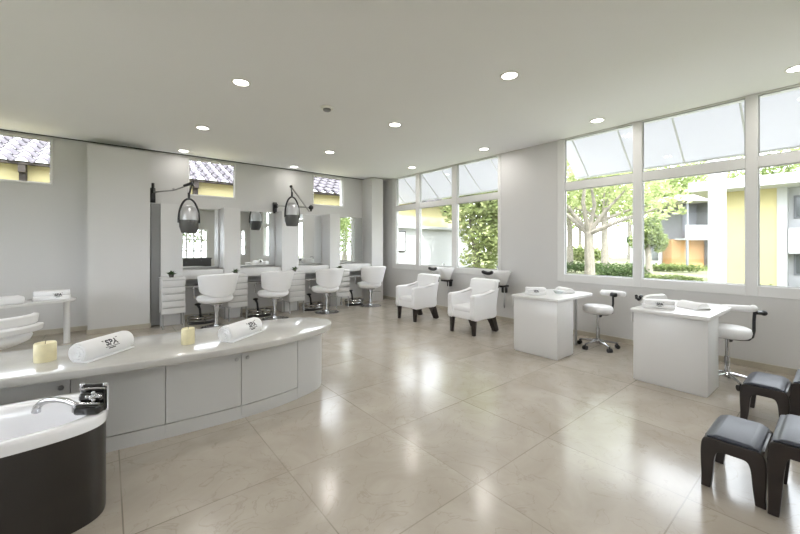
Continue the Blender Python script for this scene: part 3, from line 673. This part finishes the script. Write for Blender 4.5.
# ------------------------------------------------------------------ nail desks and stools
def nail_desk(w_):
    t = thing('nail_desk', (0, 0, 0), '', 'desk', 'white nail desks by the big window')
    b = MB(); b.box(.0, -w_/2, .012, .40, w_/2, .70, .004); b.box(.012, -w_/2+.012, 0, .388, w_/2-.012, .012); b.build('pedestal', 'lacquer', t)
    b = MB(); pts = [(-.025, -w_/2-.02), (.88, -w_/2-.02)]+[(.88+.14*math.sin(R(k*15)), -w_/2+.12-.14*math.cos(R(k*15))) for k in range(1, 7)]+[(.88+.14*math.cos(R(k*15)), w_/2-.12+.14*math.sin(R(k*15))) for k in range(0, 7)]+[(-.025, w_/2+.02)]
    b.prism(pts, .701, .738, bev=.008, seg=3); b.build('desktop', 'lacquer', t)
    b = MB(); b.box(-.01, w_/2+.003, .59, .38, w_/2+.019, .70, .004); b.build('side_flap', 'lacquer', t)
    b = MB(); b.tube([(.90, -w_/2+.20, 0), (.90, -w_/2+.20, .70)], .017, 12); b.build('leg', 'steel', t)
    return t
dk = nail_desk(.60); dk.location = (4.19, 2.46, 0); dk['label'] = 'white nail desk farther from the camera, beside the second wash armchair'
again(dk, (4.22, 1.07, 0), 'white nail desk nearer the camera, left of the dark stools', R(-1))
def desk_stool(a0, leg_r, arm_pts, roll):
    t = thing('rolling_stool', (0, 0, 0), '', 'stool', 'white rolling stools at the nail desks')
    b = MB(); b.lathe([(0, 0), (.16, 0), (.178, .015), (.185, .05), (.178, .085), (.15, .10), (0, .105)], (0, 0, .475), 36); b.build('seat', 'leather', t, angle=60)
    b = MB(); b.lathe([(0, .46), (.10, .46), (.10, .474), (0, .474)], n=20); b.tube([(.02, 0, .43), (.05, -.02, .43)], .022, 8); b.build('seat_plate', 'black', t)
    b = MB(); b.tube([(0, 0, .08), (0, 0, .27)], .024, 14); b.tube([(0, 0, .26), (0, 0, .46)], .016, 12); b.lathe([(0, .07), (.04, .07), (.045, .10), (.03, .12), (0, .12)], n=16); b.build('gas_column', 'chrome', t)
    for k in range(5):
        a = R(72*k+a0); d = Vector((math.cos(a), math.sin(a), 0)); b = MB(); b.tube([d*.03+Vector((0, 0, .10)), d*leg_r+Vector((0, 0, .072))], [.017, .012], 8); l = b.build('base_leg', 'chrome', t)
        n_ = Vector((-d.y, d.x, 0)); c = d*leg_r
        b = MB()
        for s in (-.016, .016):
            b.tube([c+n_*(s-.009)+Vector((0, 0, .028)), c+n_*(s+.009)+Vector((0, 0, .028))], .028, 14)
        b.tube([c+Vector((0, 0, .03)), c+Vector((0, 0, .07))], .008, 8); b.build('caster', 'black', l)
    b = MB(); b.tube(arm_pts, .014, 8); b.build('back_arm', 'black', t, angle=60)
    p = Vector(arm_pts[-1]); b = MB()
    if roll:
        q = Vector(roll); b.tube([p-q, p-q*.9, p+q*.9, p+q], [.022, .03, .03, .022], 14); b.build('back_rest', 'leather', t, angle=60)
        b = MB(); b.tube([p+Vector((.0, 0, 0)), p+Vector((.045, -.035, 0))], .022, 10); b.ball(p+Vector((.06, -.045, 0)), .026); b.build('clamp_knob', 'black', t)
    return t
s1 = desk_stool(20, .24, [(.0, -.02, .455), (.10, -.08, .45), (.15, -.12, .47), (.16, -.13, .60), (.16, -.13, .715)], None)
s1.location = (5.17, 2.10, 0); s1['label'] = 'white rolling stool at the farther nail desk, in front of the wall'
b = MB(); mx = Matrix.Translation((.185, -.15, .72)) @ Matrix.Rotation(R(-40), 4, 'Z'); b.box(-.055, -.06, -.03, .0, .06, .03, .02, 4, mx=mx); b.build('pad_mount', 'black', s1)
b = MB()
ps = [Vector((.225, -.12, .735))+Vector((.055*math.cos(R(a))-.08, .15*math.sin(R(a)), .0)) for a in range(-80, 81, 16)]
b.tube(ps, [.02]+[.038]*(len(ps)-2)+[.02], 12); b.build('back_rest', 'leather', s1, angle=60)
s2 = desk_stool(0, .205, [(.0, -.02, .455), (.12, -.08, .435), (.20, -.13, .43), (.242, -.155, .455), (.255, -.165, .52), (.255, -.165, .62), (.262, -.17, .715)], None)
s2.location = (4.84, .735, 0); s2['label'] = 'white rolling stool at the nearer nail desk, bent black backrest arm'
P0 = Vector((.262, -.17, .725)); b = MB(); b.tube([P0+Vector((-.0, .0, .015)), P0+Vector((-.02, .05, .012)), P0+Vector((-.0, .16, .005)), P0+Vector((.06, .26, .0))], [.03, .034, .034, .024], 12); b.ball(P0+Vector((-.005, .01, .02)), .036); b.build('back_rest', 'leather', s2, angle=60)
b = MB(); b.tube([P0+Vector((.0, -.01, -.02)), P0+Vector((.05, -.05, -.025))], .02, 10); b.ball(P0+Vector((.06, -.06, -.025)), .028); b.build('clamp_knob', 'black', s2)
# things on the desks
folded_towel((4.40, 2.57, .738), R(-48), .25, .12, .095, 'white folded towel with SPA logo on the farther nail desk', None, .034, .0)
folded_towel((4.44, 1.21, .738), R(-62), .27, .12, .085, 'white folded towel with SPA logo on the nearer nail desk', None, .034, .0)
def hand_rest(loc, rz, label, L=.26):
    t = thing('hand_rest', loc, label, 'cushion', 'white hand rests on the nail desks', rz=rz)
    prf = smooth_poly([(-.075, .0), (-.075, .012), (-.045, .052), (0, .066), (.045, .052), (.075, .012), (.075, 0), (0, .0)], 4)
    mx = Matrix(((1, 0, 0, 0), (0, 0, 1, 0), (0, 1, 0, .001), (0, 0, 0, 1)))
    b = MB(); b.prism(prf, -L/2, L/2, bev=.008, seg=3, mx=mx); bmesh.ops.recalc_face_normals(b.bm, faces=b.bm.faces); b.build('pad', 'towel', t, angle=60)
    return t
hand_rest((4.93, 2.44, .738), R(-30), 'white arched hand rest on the farther nail desk')
hand_rest((4.70, .98, .738), R(-35), 'white arched hand rest on the nearer nail desk')
t = thing('glass_dish', (4.74, 2.43, .738), 'small clear dish between towel and hand rest on the farther desk', 'dish')
b = MB(); b.lathe([(0, .001), (.04, .001), (.065, .03), (.07, .035), (.062, .032), (.038, .008), (0, .007)]); b.build('bowl', 'clear', t)
b = MB(); b.lathe([(.0, .062), (.008, .06), (.012, .05), (.05, .04), (.064, .036), (0, .036)]); b.build('lid', 'clear', t)
t = thing('nail_lamp', (4.62, 1.31, .749), 'small white nail lamp with black bloom beside the towel on the nearer desk', 'lamp', rz=R(-65))
b = MB(); mx = Matrix(((1, 0, 0, 0), (0, 0, 1, 0), (0, 1, 0, .001), (0, 0, 0, 1)))
b.prism(smooth_poly([(-.10, 0), (-.10, .04), (-.05, .085), (.06, .105), (.11, .10), (.11, 0)], 4), -.06, .06, bev=.01, seg=2, mx=mx); bmesh.ops.recalc_face_normals(b.bm, faces=b.bm.faces); b.build('housing', 'lacquer', t)
b = MB()
for k in range(7): b.ball((-.125+.022*math.cos(k*.9), .03+.022*math.sin(k*.9), .055+.018*math.cos(k*2)), .017)
b.build('bloom', 'black', t)

# ------------------------------------------------------------------ dark stools on the right
def dark_stool(name, dx, dy, h, cat, group):
    """saddle shaped stool: two arched end frames facing -x and +x, joined by side rails, a crowned cushion on top"""
    t = thing(name, (0, 0, 0), '', cat, group)
    ZX = Matrix(((0, 0, 1, 0), (1, 0, 0, 0), (0, 1, 0, 0), (0, 0, 0, 1)))
    hw = dy/2; az = h-.026
    right = [(hw+.006, .0), (hw+.004, h*.2), (hw+.007, h*.45), (hw+.007, h*.7), (hw, az-.02), (hw-.018, az), (hw-.05, az+.003)]
    inner = [(hw-.088, az-.064), (hw-.066, az-.072), (hw-.053, h*.56), (hw-.046, h*.3), (hw-.036, 0)]
    half = [(q.x, q.y) for q in [Vector(p) for p in smooth_poly(right, 4, False)]]; hin = smooth_poly(inner, 4, False)
    out = half[::1]+[(-x, z) for x, z in half[::-1]]+[(-x, z) for x, z in hin[::-1]]+hin
    for sx in (-1, 1):
        b = MB(); xx = sorted((sx*dx/2, sx*(dx/2-.05))); b.prism(out, xx[0], xx[1], mx=ZX); bmesh.ops.recalc_face_normals(b.bm, faces=b.bm.faces); b.build('arched_leg_frame', 'darkwood', t, bevel=.005, angle=40)
    for sy in (-1, 1):
        yy = sorted((sy*(hw-.004), sy*(hw-.045))); b = MB(); b.box(-dx/2+.051, yy[0], az-.07, dx/2-.051, yy[1], az-.003, .003); b.build('side_rail', 'darkwood', t)
    prof = smooth_poly([(hw-.022, az+.003), (hw-.030, h-.012), (hw-.055, h-.001), (hw*.4, h), (-hw*.4, h), (-hw+.055, h-.001), (-hw+.030, h-.012), (-hw+.022, az+.003), (0, az+.002)], 4)
    b = MB(); b.prism(prof, -dx/2+.004, dx/2-.004, bev=.008, seg=3, mx=ZX); bmesh.ops.recalc_face_normals(b.bm, faces=b.bm.faces); b.build('cushion', 'blueleather', t, angle=60)
    return t
a_ = dark_stool('footstool', .40, .255, .312, 'stool', 'low dark leather footstools'); a_.location = (2.865, .386, 0); a_['label'] = 'low dark leather footstool in the right foreground beside the taller dark stool'
again(a_, (4.11, .385, 0), 'low dark leather footstool behind, beside the nearer nail desk')
b_ = dark_stool('leather_stool', .45, .50, .405, 'stool', 'taller dark leather stools'); b_.location = (2.865, -.010, 0); b_['label'] = 'taller dark leather stool cut by the right edge, in the foreground'
again(b_, (4.11, -.012, 0), 'taller dark leather stool cut by the right edge, farther back')

# ------------------------------------------------------------------ behind the camera, seen in the mirrors
t = thing('reception_console', (3.1, -2.9, 0), 'dark console reflected in the first mirror', 'console')
b = MB(); b.box(-.6, -.22, .08, .6, .22, .80, .006); b.build('body', 'dark', t)
b = MB(); b.box(-.63, -.25, .80, .63, .25, .84, .006); b.build('top', 'dark', t)
b = MB(); b.box(-.56, -.2, 0, .56, .2, .08); b.build('plinth', 'black', t)

# ------------------------------------------------------------------ awnings outside
def awning(y0, y1, ribs, label):
    t = thing('awning', (5.9, (y0+y1)/2, 3.1), label, 'awning', 'white awnings over the windows'); yc = (y0+y1)/2
    A0, A1 = Vector((.0, 0, .12)), Vector((.69, 0, -.495)); b = MB()
    n = Vector((.67, 0, .70)).normalized()*.004
    b.loft([[(A0+n+Vector((0, y, 0))), (A1+n+Vector((0, y, 0))), (A1-n+Vector((0, y, 0))), (A0-n+Vector((0, y, 0)))] for y in (y0-yc, y1-yc)]); b.build('canopy', 'awning', t, smooth=False)
    for y in ribs:
        b = MB(); b.tube([A0-n*4+Vector((0, y-yc, 0)), A1-n*4+Vector((0, y-yc, 0))], .013, 6); b.build('rib', 'frame', t)
    b = MB(); b.tube([A1-n*2+Vector((0, y0-yc, 0)), A1-n*2+Vector((0, y1-yc, 0))], .016, 6); b.build('front_bar', 'frame', t)
awning(-1.9, 3.05, [-1.95+.02+.68*k for k in range(8)][:8], 'white sloping awning outside the nearer big window')
awning(3.75, 8.9, [3.80+.68*k for k in range(8)], 'white sloping awning outside the farther big window')

# ------------------------------------------------------------------ outdoors
b = MB(); b.box(-40, -40, -.4, 70, 60, -.13); struct(b.build('ground', 'lawn', smooth=False))
b = MB(); b.box(6.2, -8, -.129, 7.6, 20, -.10); b.box(11.2, -8, -.129, 13.2, 40, -.11); struct(b.build('path', 'paving', smooth=False))
def leaves(b, blobs, n, size, rn):
    tot = sum(r[3]*r[4]*r[5] for r in blobs); bm = b.bm
    for (x, y, z, rx, ry, rz) in blobs:
        for k in range(int(n*rx*ry*rz/tot)):
            d = Vector((rn.gauss(0, 1), rn.gauss(0, 1), rn.gauss(0, 1))).normalized(); q = rn.random()**.45
            p = Vector((x+d.x*rx*q, y+d.y*ry*q, z+d.z*rz*q)); s = size*rn.uniform(.6, 1.3)
            u = Vector((rn.gauss(0, 1), rn.gauss(0, 1), rn.gauss(0, .6))).normalized(); v = u.cross(Vector((rn.gauss(0, 1), rn.gauss(0, 1), rn.gauss(0, 1)))).normalized()
            bm.faces.new([bm.verts.new(c) for c in (p-u*s, p-v*s*.45, p+u*s, p+v*s*.45)])
def tree(loc, h, trunk_r, blobs, n, size, leaf, label, seed, branches=5, fork=.45, group='garden trees outside the windows'):
    rn = random.Random(seed); t = thing('garden_tree', loc, label, 'tree', group)
    b = MB(); fz = h*fork; b.tube([(0, 0, -.1), (.03, .02, fz*.5), (0, .05, fz)], [trunk_r*1.3, trunk_r, trunk_r*.9], 10)
    for k in range(branches):
        bl = blobs[k % len(blobs)]; e = Vector((bl[0], bl[1], bl[2]))*.95; m = Vector((e.x*.45+rn.uniform(-.15, .15), e.y*.45+rn.uniform(-.15, .15), fz+(e.z-fz)*.4))
        b.tube([(0, .04, fz*.92), tuple(m), tuple(e)], [trunk_r*.62, trunk_r*.42, trunk_r*.15], 8)
    b.build('trunk', 'bark', t)
    b = MB(); leaves(b, blobs, n, size, rn); b.build('crown', leaf, t, smooth=False); return t
tp_ = at(590, 276, 10.2)
tree((tp_.x, tp_.y, -.13), 4.2, .13, [(-.5, 1.0, 3.0, .7, .8, .6), (.2, -.9, 3.2, .8, .9, .7), (.6, .3, 3.9, 1.1, 1.2, .8), (-.6, -.2, 4.0, .9, 1.1, .7), (.3, -1.6, 2.6, .5, .6, .5), (0, 1.6, 3.8, .9, .9, .7)], 2600, .085, 'leaf_light', 'pale barked forked tree outside the left pane of the nearer window', 3, 6, .48)
tp_ = at(477, 270, 12.0)
tree((tp_.x, tp_.y, -.13), 4.6, .12, [(0, 0, 2.9, 1.2, 1.3, .9), (.3, -.4, 2.0, 1.1, 1.2, .7), (-.2, .3, 3.9, 1.2, 1.2, .9), (.2, -.3, 1.1, .9, 1.0, .6), (.0, -1.1, 3.2, .9, 1.0, .9), (.1, -1.2, 1.8, .8, .9, .7)], 12000, .085, 'leaf_light', 'dense bright green tree filling the right pane of the farther window', 4, 5, .3)
for (u, d, h, rr, lf, lb, sd) in ((580, 44, 9, 4.5, 'leaf_light', 'pale far tree seen through the branches of the forked tree', 15), (540, 34, 8, 3.5, 'leaf_mid', 'far tree hidden mostly by the wall pier', 16), (660, 50, 12, 5.0, 'leaf_light', 'broad far tree above the lawn beside the orange house', 17), (649, 19, 3.1, .62, 'leaf_mid', 'small round tree left of the orange house', 5), (605, 22, 7.5, 2.9, 'leaf_light', 'tall pale green tree behind the forked tree', 6), (665, 33, 9, 3.2, 'leaf_mid', 'big tree standing behind the orange house', 7),
        (570, 26, 8, 2.8, 'leaf_mid', 'big tree at the left edge of the nearer window', 8), (705, 36, 11, 3.4, 'leaf_light', 'tall tree above the roofs between the two houses', 9), (775, 30, 10, 3.6, 'leaf_mid', 'tree crown above the white roof of the yellow house', 10), (630, 40, 12, 4.5, 'leaf_light', 'wide tree far behind the lawn, between the forked tree and the orange house', 14), (490, 24, 8, 2.8, 'leaf_light', 'pale tree behind the dense bright green tree', 11)):
    p = at(u, 246, d); tree((p.x, p.y, -.13), h, .11+.01*h, [(0, 0, h*.72, rr, rr, h*.25), (rr*.5, -rr*.6, h*.55, rr*.7, rr*.7, h*.18), (-rr*.4, rr*.7, h*.58, rr*.7, rr*.7, h*.2), (rr*.1, -rr*.2, h*.88, rr*.7, rr*.7, h*.16)], 2600, .05+.016*h, lf, lb, sd)
for x, y, h, rr, lb, sd in ((2.6, -8.5, 4.6, 1.7, 'added tree behind the rear windows, darkening the view in the first mirror', 31), (5.6, -9.5, 5.2, 1.9, 'added tree behind the rear windows, darkening the view in the second mirror', 32), (10.5, -3.5, 5.5, 1.7, 'garden tree reflected in the last mirror, out of direct view', 12), (13.5, -7.5, 7.0, 2.4, 'larger garden tree reflected in the last mirror, out of direct view', 13)):  # the first two are added to darken the mirrored rear windows
    tree((x, y, -.13), h, .16, [(0, 0, h*.7, rr, rr, h*.25), (rr*.5, -rr*.6, h*.5, rr*.7, rr*.7, h*.2), (-rr*.4, rr*.7, h*.5, rr*.7, rr*.7, h*.2), (0, 0, h*.3, rr*.6, rr*.7, h*.16)], 2600, .11, 'leaf_mid', lb, sd)
def bush(u, v, d, rx, ry, rz, n, size, lf, label, seed, name='bush'):
    p = at(u, v, d); t = thing(name, (p.x, p.y, -.13), label, 'bush', 'bushes in the garden'); rn = random.Random(seed)
    b = MB(); leaves(b, [(rn.uniform(-.5, .5)*rx, rn.uniform(-.8, .8)*ry, rz*rn.uniform(.6, 1), rx*.6, ry*.5, rz*.6) for k in range(6)]+[(0, 0, rz*.6, rx*.8, ry*.8, rz*.6)], n, size, rn); b.build('foliage', lf, t, smooth=False)
    b = MB()
    for k in range(7): b.tube([(rn.uniform(-.3, .3)*rx, rn.uniform(-.4, .4)*ry, -.05), (rn.uniform(-.6, .6)*rx, rn.uniform(-.7, .7)*ry, rz*.9)], [.02, .008], 5)
    b.build('stems', 'bark', t)
bush(616, 268, 13.5, .7, .9, .62, 3000, .05, 'leaf_dark', 'rounded dark green bush right of the forked tree', 21)
bush(668, 268, 15.5, .35, 1.2, .20, 1500, .05, 'leaf_mid', 'low green bush row on the lawn before the orange house', 22)
bush(575, 262, 20, .5, 2.0, .45, 2000, .07, 'leaf_dark', 'dark clipped hedge at the far left behind the forked tree', 23, 'hedge')
bush(405, 263, 11.0, .4, .5, .55, 700, .06, 'leaf_light', 'spiky light shrub before the framed window', 24)
bush(443, 263, 12.0, .4, .7, .50, 900, .06, 'leaf_mid', 'green shrub before the white wall of the tiled house', 25)
bush(758, 284, 9.8, .2, .35, .32, 500, .05, 'leaf_mid', 'small green shrub at the foot of the yellow wall', 26)
bush(790, 287, 9.0, .25, .8, .10, 700, .05, 'leaf_light', 'low pale plants below the right edge of the window', 27)
bush(570, 250, 30, .8, 3.6, 1.1, 5000, .12, 'leaf_light', 'long pale hedge across the far side of the lawn', 29, 'hedge')
bush(648, 262, 22, .4, 3.0, .35, 2200, .07, 'leaf_mid', 'long green bush row farther back on the lawn', 28)

# tiled house beyond the small high windows and the farther window
t = thing('tiled_house', (4, 9.95, -.13), 'yellow house with mauve tiled roof behind the small high windows', 'house')
b = MB(); b.box(-10, 0, 0, 7.6, .25, 3.15); b.box(7.4, .25, 0, 7.6, 5, 3.15); b.build('wall', 'yellow', t, smooth=False)
b = MB(); b.prism([(3.0, -.45), (7.5, -.45), (7.5, -.02), (3.0, -.02)], 0, 2.12); b.prism([(2.9, -.6), (7.62, -.6), (7.62, -.02), (2.9, -.02)], 2.12, 2.22); b.build('white_extension', 'white_ext', t, smooth=False)
bm = bmesh.new(); pitch = .27; ncol = 68; nrow = 9; seg = 8; sl = .42; xs = -10.2
for r_ in range(nrow):
    ya, yb = -.30+r_*.42, -.30+(r_+1)*.42+.04
    for cidx in range(ncol):
        va = []; vb = []
        for k in range(seg+1):
            f_ = k/seg; x = xs+pitch*(cidx+f_); hgt = .075*math.sin(math.pi*min(1, f_/.72)) if f_ < .72 else -.03*math.sin(math.pi*(f_-.72)/.28)
            jz = .006*math.sin(cidx*12.9+r_*7.1)
            va.append(bm.verts.new((x, ya, 3.07+(ya+.30)*sl+hgt+.035+jz))); vb.append(bm.verts.new((x, yb, 3.07+(yb+.30)*sl+hgt*.85+jz)))
        for k in range(seg): bm.faces.new((va[k], va[k+1], vb[k+1], vb[k]))
b = MB(); b.bm.free(); b.bm = bm; b.build('tiled_roof', 'tile', t, solid=.018, angle=60)
b = MB(); b.box(-10.2, -.25, 3.045, 8.1, -.21, 3.085); b.box(-10.2, -.24, 3.07, 8.1, 0, 3.085); b.build('eaves_board', 'timber', t, smooth=False)
for k in range(12):
    x = -9.6+k*1.45; b = MB(); b.box(x-.05, -.24, 2.90, x+.05, 0, 3.06); b.box(x-.05, -.12, 2.74, x+.05, 0, 2.90); b.build('rafter_bracket', 'timber', t, smooth=False)
f_ = MB(); f_.box(3.42, -.49, 1.32, 3.94, -.455, 2.02); fw = f_.build('window_frame', 'timber', t, smooth=False)
g_ = MB()
for k in range(2):
    for q in range(2): g_.box(3.46+k*.23, -.495, 1.36+q*.33, 3.67+k*.23, -.491, 1.66+q*.33)
g_.build('pane', 'clear', fw, smooth=False)
# yellow house seen at the right edge
t = thing('yellow_house', (16, 1.5, -.13), 'yellow house with white flat eaves at the right of the nearer window', 'house')
b = MB(); b.box(0, -.22, 0, 4, 1.12, 3.30); b.build('yellow_wall', 'yellow', t, smooth=False)
b = MB(); b.box(.3, -6, 0, 4.5, -.22, 3.30); b.box(-.1, -2.6, 1.28, .32, -.46, 2.05); b.box(-.05, -.44, 0, .3, -.22, 3.30); b.build('white_wall', 'white_ext', t, smooth=False)
b = MB(); b.box(-1.0, -6.5, 3.30, 5, 1.75, 3.60); b.build('roof', 'white_ext', t, smooth=False)
for z0, z1 in ((.62, 1.27), (2.35, 3.05)):
    b = MB(); b.box(.26, -1.6, z0, .305, -.55, z1); f = b.build('window_frame', 'grey_ext', t, smooth=False)
    b = MB(); b.box(.25, -1.55, z0+.05, .262, -.6, z1-.05); b.build('pane', 'winglass', f, smooth=False)
b = MB(); b.box(-.2, -1.15, .05, .1, -.75, .55); b.build('air_conditioner', 'grey_ext', t, smooth=False)
b = MB(); b.tube([(-.9, -.9, 0), (-.4, -1.3, 2.3)], .05, 6); b.tube([(-.9, -1.3, 0), (-.4, -.8, 2.3)], .05, 6); b.build('crossed_braces', 'white_ext', t, smooth=False)
# round white veranda post
p = at(717, 246, 8.4)
t = thing('garden_post', (p.x, p.y, -.13), 'tall thick white post standing in front of the yellow wall', 'post')
b = MB(); b.lathe([(0, 0), (.20, 0), (.20, .12), (.165, .15), (.16, 3.4), (.2, 3.42), (.2, 3.5), (0, 3.5)], n=24); b.build('shaft', 'white_ext', t)
b = MB(); b.box(-.26, -.26, -.05, .26, .26, .06, .01); b.build('footing', 'white_ext', t)
# orange house farther off
p = at(685, 246, 24); t = thing('orange_house', (p.x, p.y, -.13), 'white and orange house with balcony in the middle of the nearer window', 'house', rz=R(-38))
b = MB(); b.box(-.9, 0, 0, 1.3, 3, 1.95); b.build('orange_wall', 'orange', t, smooth=False)
b = MB(); b.box(-.7, -1.0, 2.0, 2.2, -.85, 2.85); b.box(-.7, -1.0, 1.9, 2.2, 0, 2.0); b.build('balcony', 'white_ext', t, smooth=False)
b = MB(); b.box(1.3, -.4, 0, 2.3, 3, 4.4); b.box(.3, .6, 1.95, 1.3, 3, 4.4); b.build('grey_wall', 'grey_ext', t, smooth=False)
b = MB(); b.box(-1.5, -1.2, 4.4, 3.0, 3.5, 4.75); b.build('roof', 'white_ext', t, smooth=False)
b = MB(); b.tube([(-.6, -.9, 0), (-.6, -.9, 4.4)], .07, 8); b.build('post', 'grey_ext', t)
b = MB(); b.box(-2.0, .4, 1.75, -.9, 3, 2.2); b.build('lean_to_roof', 'leaf_dark', t, smooth=False)
b = MB(); b.box(-1.85, .8, 0, -.92, 2.8, 1.75); f = b.build('lean_to', 'white_ext', t, smooth=False)
b = MB(); b.box(-1.7, .78, .5, -1.2, .81, 1.5); b.build('pane', 'winglass', f, smooth=False)
